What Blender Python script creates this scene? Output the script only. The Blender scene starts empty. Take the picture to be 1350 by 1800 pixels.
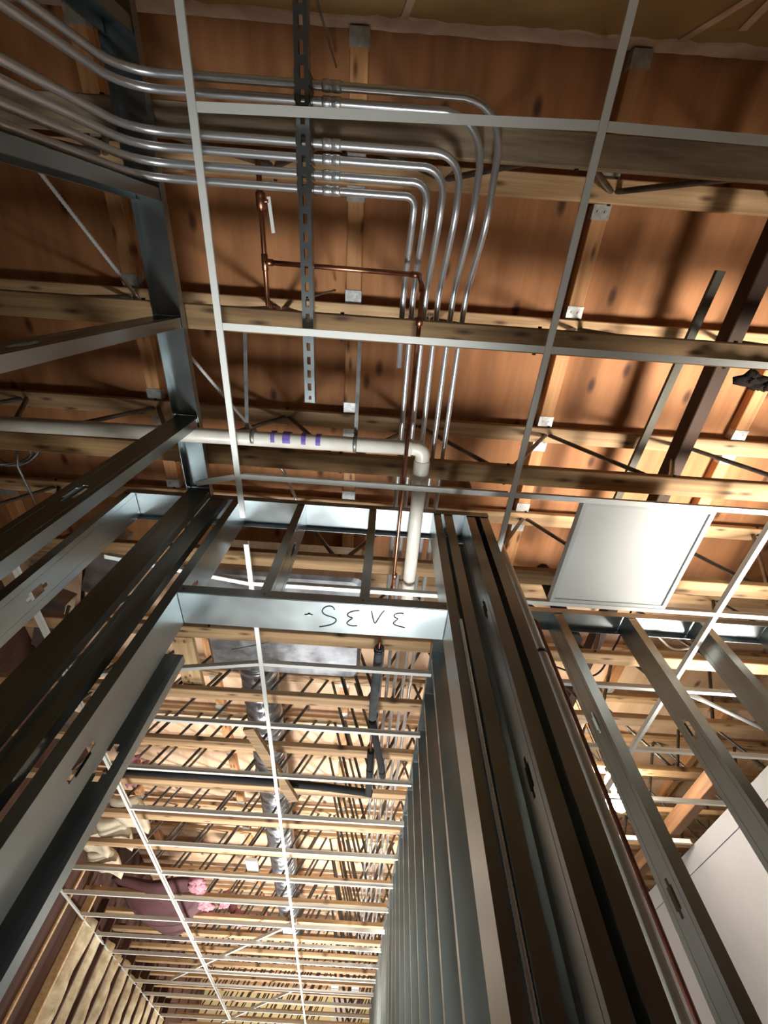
import bpy, math, random
from mathutils import Vector, Matrix

C = bpy.context.scene.collection
random.seed(7)
EYE = 1.4                     # camera height above the floor; every height h below is measured from the camera

# ------------------------------------------------------------------ camera
cam_d = bpy.data.cameras.new('camera')
cam_d.sensor_fit = 'VERTICAL'
cam_d.sensor_height = 24.0
cam_d.lens = 730.52 / 1800 * 24.0
cam_d.clip_start = 0.02
cam_d.clip_end = 200
cam = bpy.data.objects.new('camera', cam_d)
C.objects.link(cam)
PITCH, ROLL, YAW = 1.04785665, -0.052805, 0.0178817
cy, sy, cp, sp, cr, sr = math.cos(YAW), math.sin(YAW), math.cos(PITCH), math.sin(PITCH), math.cos(ROLL), math.sin(ROLL)
def cam_axis(u, v, d):
    u, v = cr * u + sr * v, -sr * u + cr * v
    x, y, z = u, d * cp - v * sp, d * sp + v * cp
    return Vector((cy * x + sy * y, -sy * x + cy * y, z))
R, U, F = cam_axis(1, 0, 0), cam_axis(0, 1, 0), cam_axis(0, 0, 1)
cam.matrix_world = Matrix(((R.x, U.x, -F.x, 0), (R.y, U.y, -F.y, 0), (R.z, U.z, -F.z, EYE), (0, 0, 0, 1)))
bpy.context.scene.camera = cam

# ------------------------------------------------------------------ world, lights, exposure
sc = bpy.context.scene
sc.view_settings.view_transform = 'Standard'
sc.view_settings.look = 'None'
sc.view_settings.gamma = 1
sc.view_settings.use_curve_mapping = False
sc.view_settings.exposure = 0.0
w = bpy.data.worlds.new('world'); sc.world = w; w.use_nodes = True
w.node_tree.nodes['Background'].inputs[0].default_value = (1.0, 0.9, 0.8, 1)
w.node_tree.nodes['Background'].inputs[1].default_value = 0.01

def lamp(name, kind, loc, power, col, size=0.3, aim=None, **kw):
    d = bpy.data.lights.new(name, kind)
    d.energy = power; d.color = col
    if kind == 'AREA':
        d.shape = 'DISK'; d.size = size
    else:
        d.shadow_soft_size = size
    for k, v in kw.items(): setattr(d, k, v)
    o = bpy.data.objects.new(name, d); C.objects.link(o)
    o.location = (loc[0], loc[1], loc[2] + EYE)
    if aim:
        v = Vector((aim[0] - loc[0], aim[1] - loc[1], aim[2] - loc[2]))
        o.rotation_euler = v.to_track_quat('-Z', 'Y').to_euler()
    return o
lamp('work_light_right_room', 'SPOT', (2.62, 2.35, 0.95), 480, (1.0, 0.92, 0.83), 0.35, aim=(1.9, 1.45, 2.5), spot_size=math.radians(64), spot_blend=1.0)
lamp('work_light_side', 'SPOT', (2.75, 1.14, 0.25), 1150, (1.0, 0.91, 0.80), 0.3, aim=(1.75, 0.85, 2.5), spot_size=math.radians(58), spot_blend=1.0)
lamp('side_low_fill', 'POINT', (2.9, 1.2, -0.1), 18, (1.0, 0.93, 0.85), 0.3)  # added fill for the pale pipe and right-facing flanges
lamp('work_light_corridor', 'SPOT', (-0.4, 6.9, -0.7), 1050, (1.0, 0.98, 0.97), 0.25, aim=(-0.6, 6.5, 2.5), spot_size=math.radians(112), spot_blend=0.8)
lamp('corridor_near_fill', 'SPOT', (-0.5, 3.7, -0.8), 420, (1.0, 0.98, 0.96), 0.25, aim=(-0.55, 4.1, 2.5), spot_size=math.radians(84), spot_blend=0.7)  # added fill to brighten the nearer corridor deck and chords
lamp('corridor_floor_fill', 'SPOT', (-0.5, 3.3, 0.1), 260, (1.0, 0.99, 0.98), 0.25, aim=(-0.4, 3.3, -1.4), spot_size=math.radians(130), spot_blend=0.7)  # added fill, lights the floor that the header and track reflect
lamp('work_light_corridor_end', 'SPOT', (-0.6, 11.6, -0.5), 750, (1.0, 0.98, 0.95), 0.25, aim=(-1.1, 10.6, 2.5), spot_size=math.radians(140), spot_blend=0.6)
lamp('work_light_far_right', 'POINT', (1.0, 5.7, 1.45), 75, (1.0, 0.93, 0.82), 0.15)
lamp('work_light_doorway', 'SPOT', (0.12, 1.95, -1.0), 460, (0.96, 0.99, 1.0), 0.3, aim=(-0.26, 1.12, 1.4), spot_size=math.radians(54), spot_blend=1.0)
lamp('doorway_low_fill', 'POINT', (0.18, 1.75, -0.55), 62, (0.97, 1.0, 1.0), 0.2)  # added fill to brighten the left jamb and corridor studs

# ------------------------------------------------------------------ materials
def lin(c): return tuple((x / 255 / 12.92) if x / 255 <= 0.04045 else ((x / 255 + 0.055) / 1.055) ** 2.4 for x in c)
def mat(name, col, rough=0.6, metal=0.0, col2=None, scale=(8, 8, 8), bump=0.0, detail=4.0, emit=None, estr=0, knots=None, rough2=None, spread=(0.35, 0.65), rnd=0.0, bscale=None):
    m = bpy.data.materials.new(name); m.use_nodes = True
    nt = m.node_tree; N, L = nt.nodes, nt.links
    b = N['Principled BSDF']
    b.inputs['Roughness'].default_value = rough
    b.inputs['Metallic'].default_value = metal
    c1 = lin(col) + (1,); b.inputs['Base Color'].default_value = c1
    if emit:
        b.inputs['Emission Color'].default_value = lin(emit) + (1,); b.inputs['Emission Strength'].default_value = estr
    if col2 is not None or bump:
        tc = N.new('ShaderNodeTexCoord'); mp = N.new('ShaderNodeMapping'); mp.inputs['Scale'].default_value = scale
        oi = N.new('ShaderNodeObjectInfo'); ml = N.new('ShaderNodeVectorMath'); ml.operation = 'MULTIPLY_ADD'
        ml.inputs[1].default_value = (1, 1, 1)
        cb = N.new('ShaderNodeCombineXYZ'); mu = N.new('ShaderNodeMath'); mu.operation = 'MULTIPLY'; mu.inputs[1].default_value = 37.0
        L.new(oi.outputs['Random'], mu.inputs[0])
        for k in range(3): L.new(mu.outputs[0], cb.inputs[k])
        L.new(tc.outputs['Object'], ml.inputs[0]); L.new(cb.outputs[0], ml.inputs[2])
        L.new(ml.outputs[0], mp.inputs['Vector'])
        nz = N.new('ShaderNodeTexNoise'); nz.inputs['Scale'].default_value = 1.0; nz.inputs['Detail'].default_value = detail
        nz.inputs['Roughness'].default_value = 0.6
        L.new(mp.outputs[0], nz.inputs['Vector'])
        if col2 is not None:
            rp = N.new('ShaderNodeValToRGB')
            rp.color_ramp.elements[0].position = spread[0]; rp.color_ramp.elements[1].position = spread[1]
            rp.color_ramp.elements[0].color = lin(col2) + (1,); rp.color_ramp.elements[1].color = c1
            L.new(nz.outputs['Fac'], rp.inputs[0]); out = rp.outputs[0]
            if knots:
                mp2 = N.new('ShaderNodeMapping'); mp2.inputs['Scale'].default_value = knots[0]
                L.new(ml.outputs[0], mp2.inputs['Vector'])
                vo = N.new('ShaderNodeTexVoronoi'); vo.inputs['Scale'].default_value = 1.0; vo.voronoi_dimensions = '2D'
                L.new(mp2.outputs[0], vo.inputs['Vector'])
                r2 = N.new('ShaderNodeValToRGB'); r2.color_ramp.elements[0].position = 0.03; r2.color_ramp.elements[1].position = knots[1]
                r2.color_ramp.elements[0].color = (0.25, 0.2, 0.17, 1); r2.color_ramp.elements[1].color = (1, 1, 1, 1)
                L.new(vo.outputs['Distance'], r2.inputs[0])
                mx = N.new('ShaderNodeMix'); mx.data_type = 'RGBA'; mx.blend_type = 'MULTIPLY'; mx.inputs[0].default_value = 1
                L.new(out, mx.inputs[6]); L.new(r2.outputs[0], mx.inputs[7]); out = mx.outputs[2]
            if rnd:
                hs = N.new('ShaderNodeHueSaturation'); mr = N.new('ShaderNodeMapRange')
                mr.inputs['To Min'].default_value = 1 - rnd; mr.inputs['To Max'].default_value = 1 + rnd
                L.new(oi.outputs['Random'], mr.inputs['Value']); L.new(mr.outputs[0], hs.inputs['Value']); L.new(out, hs.inputs['Color']); out = hs.outputs[0]
            L.new(out, b.inputs['Base Color'])
        if rough2 is not None:
            mr = N.new('ShaderNodeMapRange'); mr.inputs['From Min'].default_value = 0.3; mr.inputs['From Max'].default_value = 0.7
            mr.inputs['To Min'].default_value = rough; mr.inputs['To Max'].default_value = rough2
            L.new(nz.outputs['Fac'], mr.inputs['Value']); L.new(mr.outputs[0], b.inputs['Roughness'])
        if bump:
            bp = N.new('ShaderNodeBump'); bp.inputs['Strength'].default_value = bump; bp.inputs['Distance'].default_value = 0.004
            if bscale:
                n2 = N.new('ShaderNodeTexNoise'); n2.inputs['Scale'].default_value = bscale; n2.inputs['Detail'].default_value = 3
                L.new(tc.outputs['Object'], n2.inputs['Vector']); L.new(n2.outputs['Fac'], bp.inputs['Height'])
            else: L.new(nz.outputs['Fac'], bp.inputs['Height'])
            L.new(bp.outputs[0], b.inputs['Normal'])
    return m
M = {}
M['galv'] = mat('galvanized_steel', (160, 168, 169), 0.28, 0.95, (144, 152, 153), (5, 5, 2), 0.0, 2, rough2=0.34)
M['galv_dull'] = mat('dull_galvanized', (150, 152, 150), 0.5, 0.8, (112, 114, 114), (14, 14, 14), 0.05)
M['emt'] = mat('conduit_steel', (214, 216, 218), 0.3, 0.8)
M['cable'] = mat('cable_armour', (224, 224, 220), 0.35, 0.45)
M['tee'] = mat('white_enamel', (226, 228, 222), 0.45)
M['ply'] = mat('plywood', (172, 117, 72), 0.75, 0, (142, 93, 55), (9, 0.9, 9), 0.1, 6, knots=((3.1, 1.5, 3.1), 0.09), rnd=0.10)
M['chord'] = mat('brown_chord', (158, 126, 84), 0.75, 0, (112, 84, 52), (1.2, 26, 26), 0.2, 6, knots=((3, 11, 9), 0.16), rnd=0.16)  # browner than the bottom chords farther out
M['lumber_x'] = mat('lumber_along_x', (200, 166, 124), 0.7, 0, (160, 126, 88), (1.2, 30, 30), 0.15, 5, knots=((3, 11, 9), 0.16), rnd=0.14)
M['lumber_y'] = mat('lumber_along_y', (200, 148, 98), 0.7, 0, (170, 118, 74), (30, 1.2, 30), 0.15, 5, knots=((11, 3, 9), 0.16), rnd=0.12)
M['lumber_pale'] = mat('pale_lumber', (226, 196, 152), 0.7, 0, (198, 160, 112), (30, 1.5, 30), 0.15, 5, knots=((9, 5, 9), 0.12))
M['grey_lumber'] = mat('weathered_lumber', (160, 132, 96), 0.75, 0, (118, 96, 68), (3, 40, 40), 0.25, 6, knots=((4, 9, 9), 0.16))
M['web'] = mat('web_tube_steel', (120, 116, 108), 0.42, 0.75, (86, 82, 76), (10, 10, 10))
M['ply_lit'] = mat('plywood_lit', (226, 194, 162), 0.75, 0, (204, 168, 132), (9, 0.9, 9), 0.1, 6, knots=((3.1, 1.5, 3.1), 0.09), rnd=0.10)  # plywood again, with the far deck's brighter light put into its colour
M['chord_grey'] = mat('grey_weathered_chord', (168, 150, 124), 0.8, 0, (122, 106, 86), (3, 30, 30), 0.25, 6, rnd=0.0)
M['beam_wood'] = mat('dark_beam_wood', (140, 100, 68), 0.7, 0, (106, 74, 48), (26, 1.2, 26), 0.15, 5)
M['beam'] = mat('dark_brown_steel', (62, 42, 30), 0.85, 0.0, (46, 31, 22), (6, 2, 6), 0.1)
M['strip'] = mat('grey_strut', (98, 96, 84), 0.7, 0.2, (78, 76, 66), (12, 3, 12))
M['copper'] = mat('copper', (196, 138, 110), 0.34, 1.0, (150, 100, 80), (14, 14, 14))
M['iron'] = mat('red_iron_pipe', (110, 58, 40), 0.5, 0.5, (84, 46, 34), (20, 20, 20))
M['pvc'] = mat('white_pvc', (222, 218, 206), 0.4, 0, (204, 198, 184), (6, 6, 6))
M['purple'] = mat('purple_primer', (92, 66, 158), 0.5, 0, (128, 108, 172), (40, 40, 40))
M['foam'] = mat('black_foam', (30, 30, 32), 0.9, 0, (22, 22, 24), (20, 20, 20), 0.3)
M['foam_grey'] = mat('dark_grey_foam', (84, 88, 92), 0.8, 0, (66, 70, 74), (20, 20, 20), 0.3)
M['drywall'] = mat('grey_drywall', (150, 150, 154), 0.85, 0, (143, 143, 147), (2, 2, 2))
M['tan_wall'] = mat('tan_drywall', (170, 142, 92), 0.9, 0, (152, 126, 82), (3, 3, 3))
M['mud'] = mat('joint_compound', (214, 190, 168), 0.9, 0, (190, 164, 140), (9, 9, 9), 0.3)
M['panel'] = mat('light_panel_white', (206, 210, 209), 0.5, 0, (198, 202, 201), (2, 2, 2))
M['frame'] = mat('panel_frame_grey', (190, 196, 196), 0.4)
M['kraft'] = mat('kraft_paper', (226, 210, 176), 0.42, 0.0, (176, 156, 118), (5, 5, 9), 0.6, 5, bscale=22)
M['pink'] = mat('pink_fibreglass', (190, 138, 146), 0.95, 0, (156, 102, 110), (30, 30, 30), 0.8)
M['maroon'] = mat('maroon_facing', (76, 36, 38), 0.75, 0, (58, 27, 29), (5, 5, 5), 0.4)
M['fluff'] = mat('white_fluff', (204, 192, 168), 0.95, 0, (196, 180, 150), (20, 20, 20), 0.8)
M['brown_board'] = mat('dark_brown_board', (86, 54, 38), 0.8, 0, (62, 38, 28), (6, 30, 1.5), 0.2)
M['ink'] = mat('black_marker', (22, 22, 24), 0.5)
M['black'] = mat('black_plastic', (26, 26, 28), 0.5)
M['dark_clump'] = mat('charred_insulation', (50, 38, 32), 0.95, 0, (30, 23, 20), (40, 40, 40), 0.8)
M['concrete'] = mat('concrete', (150, 146, 138), 0.9, 0, (128, 124, 118), (2, 2, 2), 0.1)
M['bulb'] = mat('lit_bulb', (255, 255, 250), 0.4, emit=(255, 244, 224), estr=90)
M['lamp_body'] = mat('lamp_body', (150, 150, 146), 0.4, 0.6)
M['duct'] = mat('duct_steel', (196, 200, 206), 0.26, 0.95, (156, 160, 166), (7, 7, 7), 0.05, 4, rough2=0.44)
M['yellow_wall'] = mat('pale_yellow_wall', (240, 226, 172), 0.85, 0, (228, 212, 156), (1.2, 1.2, 1.2))
M['white_board'] = mat('white_gypsum', (226, 224, 216), 0.85)
M['node_plate'] = mat('hanger_zinc', (204, 206, 204), 0.42, 0.6, (168, 170, 168), (30, 30, 30))

# ------------------------------------------------------------------ mesh helpers (coordinates: x right, y forward, h above the camera)
class MB:
    def __init__(s): s.v = []; s.f = []; s.smooth = set()
    def add(s, vs, fs, smooth=False):
        n = len(s.v); s.v += [tuple(v) for v in vs]
        for f in fs:
            if smooth: s.smooth.add(len(s.f))
            s.f.append(tuple(i + n for i in f))
        return s
    def box(s, x0, x1, y0, y1, h0, h1):
        vs = [(x, y, z) for x in (x0, x1) for y in (y0, y1) for z in (h0, h1)]
        return s.add(vs, [(0, 1, 3, 2), (4, 6, 7, 5), (0, 4, 5, 1), (2, 3, 7, 6), (0, 2, 6, 4), (1, 5, 7, 3)])
    def bevbox(s, x0, x1, y0, y1, h0, h1, b=0.004):
        # box with chamfered edges running along its longest axis
        d = [x1 - x0, y1 - y0, h1 - h0]; a = d.index(max(d)); lo = [x0, y0, h0]; hi = [x1, y1, h1]
        i, j = [k for k in range(3) if k != a]
        prof = [(lo[i] + b, lo[j]), (hi[i] - b, lo[j]), (hi[i], lo[j] + b), (hi[i], hi[j] - b), (hi[i] - b, hi[j]), (lo[i] + b, hi[j]), (lo[i], hi[j] - b), (lo[i], lo[j] + b)]
        vs = []
        for e in (lo[a], hi[a]):
            for p in prof:
                v = [0, 0, 0]; v[a] = e; v[i] = p[0]; v[j] = p[1]; vs.append(v)
        fs = [tuple(range(7, -1, -1)), tuple(range(8, 16))] + [(k, (k + 1) % 8, 8 + (k + 1) % 8, 8 + k) for k in range(8)]
        return s.add(vs, fs)
    def obox(s, p, q, wd, th, up=(0, 0, 1)):
        p, q, up = Vector(p), Vector(q), Vector(up)
        d = (q - p).normalized(); a = d.cross(up)
        if a.length < 1e-5: a = d.cross(Vector((1, 0, 0)))
        a.normalize(); b = a.cross(d).normalized()
        vs = [e + a * (sx * wd / 2) + b * (sz * th / 2) for e in (p, q) for sx, sz in ((-1, -1), (1, -1), (1, 1), (-1, 1))]
        return s.add(vs, [(3, 2, 1, 0), (4, 5, 6, 7), (0, 1, 5, 4), (1, 2, 6, 5), (2, 3, 7, 6), (3, 0, 4, 7)])
    def tube(s, pts, r, n=10, radii=None, caps=True):
        P = [Vector(p) for p in pts]; T = []
        for i in range(len(P)):
            t = (P[min(i + 1, len(P) - 1)] - P[max(i - 1, 0)]); T.append(t.normalized())
        a = T[0].cross(Vector((0, 0, 1)))
        if a.length < 1e-3: a = T[0].cross(Vector((0, 1, 0)))
        a.normalize(); vs = []; fs = []
        for i, p in enumerate(P):
            a = (a - T[i] * a.dot(T[i])).normalized(); b = T[i].cross(a)
            rr = radii[i] if radii else r
            for k in range(n):
                g = 2 * math.pi * k / n; vs.append(p + a * (rr * math.cos(g)) + b * (rr * math.sin(g)))
        for i in range(len(P) - 1):
            for k in range(n):
                fs.append((i * n + k, i * n + (k + 1) % n, (i + 1) * n + (k + 1) % n, (i + 1) * n + k))
        s.add(vs, fs, True)
        if caps:
            m = len(s.v) - len(vs)
            s.f.append(tuple(m + k for k in range(n - 1, -1, -1))); s.f.append(tuple(m + (len(P) - 1) * n + k for k in range(n)))
        return s
    def ball(s, c, r, nu=10, nv=6):
        pts = [(c[0], c[1], c[2] - r * math.cos(math.pi * i / nv)) for i in range(nv + 1)]
        return s.tube(pts, r, nu, [max(1e-4, r * math.sin(math.pi * i / nv)) for i in range(nv + 1)])
    def grid(s, fn, nu, nv, th, nrm):
        # a thick sheet: fn(u, v) -> point, thickened by th along nrm
        n = Vector(nrm) * th; vs = []
        for side in (0, 1):
            for i in range(nu + 1):
                for j in range(nv + 1):
                    vs.append(Vector(fn(i / nu, j / nv)) + n * side)
        k = (nu + 1) * (nv + 1); fs = []
        ix = lambda i, j: i * (nv + 1) + j
        for i in range(nu):
            for j in range(nv):
                q = (ix(i, j), ix(i + 1, j), ix(i + 1, j + 1), ix(i, j + 1)); fs.append(q); fs.append(tuple(k + x for x in reversed(q)))
        for i in range(nu):
            fs.append((ix(i, 0), k + ix(i, 0), k + ix(i + 1, 0), ix(i + 1, 0))); fs.append((ix(i + 1, nv), k + ix(i + 1, nv), k + ix(i, nv), ix(i, nv)))
        for j in range(nv):
            fs.append((ix(0, j + 1), k + ix(0, j + 1), k + ix(0, j), ix(0, j))); fs.append((ix(nu, j), k + ix(nu, j), k + ix(nu, j + 1), ix(nu, j + 1)))
        return s.add(vs, fs, True)
    def mesh(s, name, m, org=(0, 0, 0)):
        me = bpy.data.meshes.new(name)
        me.from_pydata([(x - org[0], y - org[1], z - org[2]) for x, y, z in s.v], [], s.f)
        for i in s.smooth: me.polygons[i].use_smooth = True
        me.materials.append(m); me.update()
        return me
    def build(s, name, m, parent=None, org=None):
        if parent is not None: org = base[parent.name]
        elif org is None: org = (0, 0, 0)
        o = bpy.data.objects.new(name, s.mesh(name, m, org)); C.objects.link(o)
        base[o.name] = org
        if parent is not None: o.parent = parent
        else: o.location = (org[0], org[1], org[2] + EYE)
        return o
base = {}
def tag(o, label, cat, group=None):
    o['label'] = label; o['category'] = cat
    if group: o['group'] = group
    return o
def thing(name, org, label, cat, group=None):
    o = bpy.data.objects.new(name, None); C.objects.link(o)
    o.empty_display_size = 0.1; o.location = (org[0], org[1], org[2] + EYE); base[o.name] = org
    return tag(o, label, cat, group)
def structure(o): o['kind'] = 'structure'; return o
def inst(name, me, parent, loc):           # a further object of a shared mesh, loc relative to the parent
    o = bpy.data.objects.new(name, me); C.objects.link(o); o.parent = parent; o.location = loc
    return o
def fillet(pts, rad, n=7):
    P = [Vector(p) for p in pts]; out = [P[0]]
    for i in range(1, len(P) - 1):
        a, b, c = P[i - 1], P[i], P[i + 1]
        r = rad[i - 1] if isinstance(rad, (list, tuple)) else rad
        u, v = (a - b).normalized(), (c - b).normalized()
        ang = u.angle(v); t = min(r / math.tan(ang / 2), (a - b).length * .49, (c - b).length * .49)
        p0, p1 = b + u * t, b + v * t
        for k in range(n + 1):
            s = k / n; out.append(p0 * (1 - s) ** 2 + b * 2 * s * (1 - s) * 0.83 + (p0 + p1) * s * (1 - s) * 0.17 + p1 * s ** 2)
    out.append(P[-1]); return out
def clump(m, c, r, rr, jit=.35, nu=9, nv=6, sq=(1, 1, 1)):
    n0 = len(m.v); m.ball((0, 0, 0), r, nu, nv)
    for i in range(n0, len(m.v)):
        v = m.v[i]; f = 1 + rr.uniform(-jit, jit); m.v[i] = (c[0] + v[0] * f * sq[0], c[1] + v[1] * f * sq[1], c[2] + v[2] * f * sq[2])
    return m
ORD = ['first', 'second', 'third', 'fourth', 'fifth', 'sixth', 'seventh', 'eighth', 'ninth', 'tenth', 'eleventh', 'twelfth', 'thirteenth', 'fourteenth', 'fifteenth', 'sixteenth', 'seventeenth', 'eighteenth', 'nineteenth', 'twentieth', 'twenty-first', 'twenty-second', 'twenty-third', 'twenty-fourth', 'twenty-fifth']

# ------------------------------------------------------------------ room shell
H_DECK = 2.59
TY = [-0.40 + 0.608 * k for k in range(23)]          # truss lines
PX = [-2.64, -1.43, -0.225, 0.98, 2.19, 3.40, 4.60]  # sub-purlin lines
Y_FAR = 13.6
deck = structure(MB().box(-3.2, 5.4, -1.05, Y_FAR + .1, H_DECK + .018, H_DECK + .04).build('ceiling', M['ply']))
xs = [-3.2] + PX[:-1] + [5.4]
ys = [-1.05] + [TY[k] for k in range(0, 23, 4)] + [Y_FAR + .05]
for i in range(len(xs) - 1):
    for j in range(len(ys) - 1):
        if ys[j + 1] - ys[j] < 0.05: continue
        x0, x1, y0, y1 = xs[i] + .002, xs[i + 1] - .002, ys[j] + .002, ys[j + 1] - .002
        p = MB().box(x0, x1, y0, y1, H_DECK, H_DECK + .018)
        o = p.build('plywood_panel', M['ply' if y0 < 2.0 and not (j > 0 and x0 > .9 and y0 > 1.9) else 'ply_lit'], deck)
structure(MB().box(-3.2, 5.4, -1.05, Y_FAR + .1, -EYE - .1, -EYE).build('floor', M['concrete']))
wb = structure(MB().box(-3.2, 5.4, -1.05, -0.90, 1.2, H_DECK).build('wall_back', M['tan_wall']))
MB().box(-3.2, 5.4, -1.05, -0.93, -EYE, 1.2).build('dark_lower_wall', M['brown_board'], wb)  # unseen lower wall, made dark so the near studs reflect less light
def ragged(x0, x1, n, lo, hi, amp_lo, amp_hi, seed):
    rr = random.Random(seed); vs = []; fs = []
    for i in range(n + 1):
        x = x0 + (x1 - x0) * i / n
        a = lo + rr.uniform(-amp_lo, amp_lo); b = hi + rr.uniform(-amp_hi, 0)
        vs += [(x, -0.9002, a), (x, -0.9002, b), (x, -0.894, a + .006), (x, -0.894, b - .004)]
    for i in range(n):
        k = 4 * i; fs += [(k + 2, k + 3, k + 7, k + 6), (k + 3, k + 1, k + 5, k + 7), (k, k + 2, k + 6, k + 4)]
    return vs, fs
md = MB(); md.add(*ragged(-2.0, 3.2, 90, 2.475, 2.588, .018, .012, 3)); md.build('mud_band', M['mud'], wb)
md = MB(); md.obox((1.10, -.897, 2.47), (1.16, -.897, 2.12), .035, .006, (0, 1, 0)); md.build('mud_streak', M['mud'], wb)
md = MB(); md.obox((1.27, -.897, 2.36), (1.22, -.897, 2.12), .03, .006, (0, 1, 0)); md.build('mud_streak', M['mud'], wb)
md = MB(); md.obox((-.04, -.897, 2.47), (-.01, -.897, 2.3), .03, .006, (0, 1, 0)); md.build('mud_streak', M['mud'], wb)
wl = structure(MB().box(-3.2, -3.06, -0.9, Y_FAR, -EYE, H_DECK).build('wall_left', M['brown_board']))
for k in range(22):
    y = 5.6 + .406 * k * 1.0
    if y > 11.2: break
    MB().bevbox(-3.06, -2.965 if y > 6.3 else -3.035, y, y + .038, -EYE, 1.95).build('wall_stud', M['lumber_pale' if k in (1, 2) else 'brown_board'], wl)
wf = structure(MB().box(-3.06, 5.3, Y_FAR, Y_FAR + .1, -EYE, H_DECK).build('wall_far', M['yellow_wall']))
for x0, x1, h0, h1, m in ((-3.0, -1.7, -1.3, 2.05, 'black'), (-1.5, -.4, 1.3, 1.9, 'white_board'), (.45, 1.0, .8, 2.0, 'maroon'), (-.3, .3, 2.2, 2.5, 'white_board')):
    MB().box(x0, x1, Y_FAR - .02, Y_FAR, h0, h1).build('wall_panel', M[m], wf)
wr = structure(MB().box(2.75, 2.87, 1.78, 5.05, -EYE, 1.66).build('wall_right', M['drywall']))
MB().box(2.742, 2.75, 1.78, 5.05, 1.535, 1.655).build('gypsum_strip', M['drywall'], wr)
structure(MB().box(5.3, 5.4, -.9, Y_FAR, -EYE, H_DECK).build('wall_outer', M['tan_wall']))

# ------------------------------------------------------------------ roof trusses
def tnode(k):                      # phase of the web pattern
    return -0.614 if k < 5 else -0.455
top_me = MB().bevbox(-3.05, 5.25, -.0475, .0475, 2.50, 2.54).mesh('top_chord', M['lumber_x'])
bot_me = MB().bevbox(-3.05, 5.25, -.0475, .0475, 1.85, 1.89).mesh('bottom_chord', M['lumber_x'])
bot_grey = MB().bevbox(-3.05, 5.25, -.0475, .0475, 1.85, 1.89).mesh('bottom_chord', M['chord_grey'])
bot_brown = MB().bevbox(-3.05, 5.25, -.0475, .0475, 1.85, 1.89).mesh('bottom_chord', M['chord'])
def web_mesh(dx, r=.0125):
    m = MB(); m.tube([(0, 0, 2.515), (dx * .06, 0, 2.49), (dx * .94, 0, 1.905), (dx, 0, 1.875)], r, 8, [r * .75, r, r, r * .75])
    return m.mesh('web', M['web'])
web_r, web_l, web_s, web_m = web_mesh(.405), web_mesh(-.405), web_mesh(.24), web_mesh(-.33)
pin_me = MB().tube([(0, -.055, 0), (0, .055, 0)], .008, 6).mesh('pin', M['black'])
trusses = []
for k, y in enumerate(TY):
    where = f'{ORD[k]} open-web roof truss out from the taped tan wall'
    t = thing('roof_truss', (0, y, 0), where, 'truss', 'open-web roof trusses')
    inst('top_chord', top_me, t, (0, 0, 0)); inst('bottom_chord', bot_grey if k == 0 else bot_brown if k < 4 else bot_me, t, (0, 0, 0))
    c = tnode(k); lo, hi = (-3, 5) if k < 12 else (-4, 4)
    if k < 5:
        for i in range(-3, 6):
            x = c + .81 * i
            for me, sg in ((web_l, -1), (web_r, 1)):
                xm = x + sg * .2
                if xm < -2.9 or xm > 4.4: continue
                if k == 4 and -1.35 < xm < -.02: continue          # the flat duct passes here
                inst('web', me, t, (x, 0, 0))
            inst('pin', pin_me, t, (x, 0, 2.52)); inst('pin', pin_me, t, (x + .405, 0, 1.868))
    else:                                                           # closer webs, all leaning one way left of the hub
        jx = .03 * math.sin(2.1 * k)
        for x in (-2.2, -1.93, -1.62, -1.33, -1.02, -.78, -.50, -.36): inst('web', web_m, t, (x + jx, 0, 0))
        for n_, x in enumerate((-.34, -.24, -.13)): inst('web', web_s, t, (x + jx, (.022, -.022, .022)[n_], 0))
        inst('web', web_m, t, (.34 + jx, 0, 0)); inst('web', web_m, t, (.50 + jx, .02, 0)); inst('web', web_s, t, (.40, -.02, 0))
        if k < 12:
            for i in range(5): inst('web', web_l, t, (1.25 + .81 * i, 0, 0)); inst('web', web_r, t, (1.25 + .81 * i, 0, 0))
    trusses.append(t)

# ------------------------------------------------------------------ sub-purlins with hangers
pl = TY[1] - TY[0] - .095 - .004
pur_me = MB().bevbox(-.04, .04, 0, pl, 2.528, 2.589).mesh('joist', M['lumber_y'])
hm = MB(); hm.box(-.043, .043, 0, .062, 2.524, 2.528); hm.box(-.043, -.040, 0, .062, 2.528, 2.575); hm.box(.040, .043, 0, .062, 2.528, 2.575)
for dx in (-.018, .018): hm.tube([(dx, .03, 2.5205), (dx, .03, 2.5245)], .005, 6)
han_me = hm.mesh('hanger', M['node_plate'])
ROWN = ['far left', 'left of the perforated strut', 'over the copper pipe', 'over the white light panel', 'right of the dark beam', 'far right']
for ri, x in enumerate(PX[:6]):
    for k in range(-1, 22):
        if ri in (0, 5) and not (2 < k < 12): continue
        y0 = (TY[k] if k >= 0 else TY[0] - .608) + .0475 + .002
        if k < 0 and y0 < -.89: y0 = -.885
        ln = (TY[k + 1] - .0475 - .002) - y0
        span = f'between the {ORD[k]} and {ORD[k + 1]} trusses' if k >= 0 else 'from tan wall to first truss'
        t = thing('roof_purlin', (x, y0, 0), f'short wood purlin {span}, row {ROWN[ri]}', 'purlin', 'purlins between the trusses')
        if k < 0:
            MB().bevbox(x - .04, x + .04, y0, y0 + ln, 2.528, 2.589).build('joist', M['lumber_y'], t)
        else: inst('joist', pur_me, t, (0, 0, 0))
        inst('hanger', han_me, t, (0, 0, 0)); inst('hanger', han_me, t, (0, ln - .062, 0))

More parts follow.
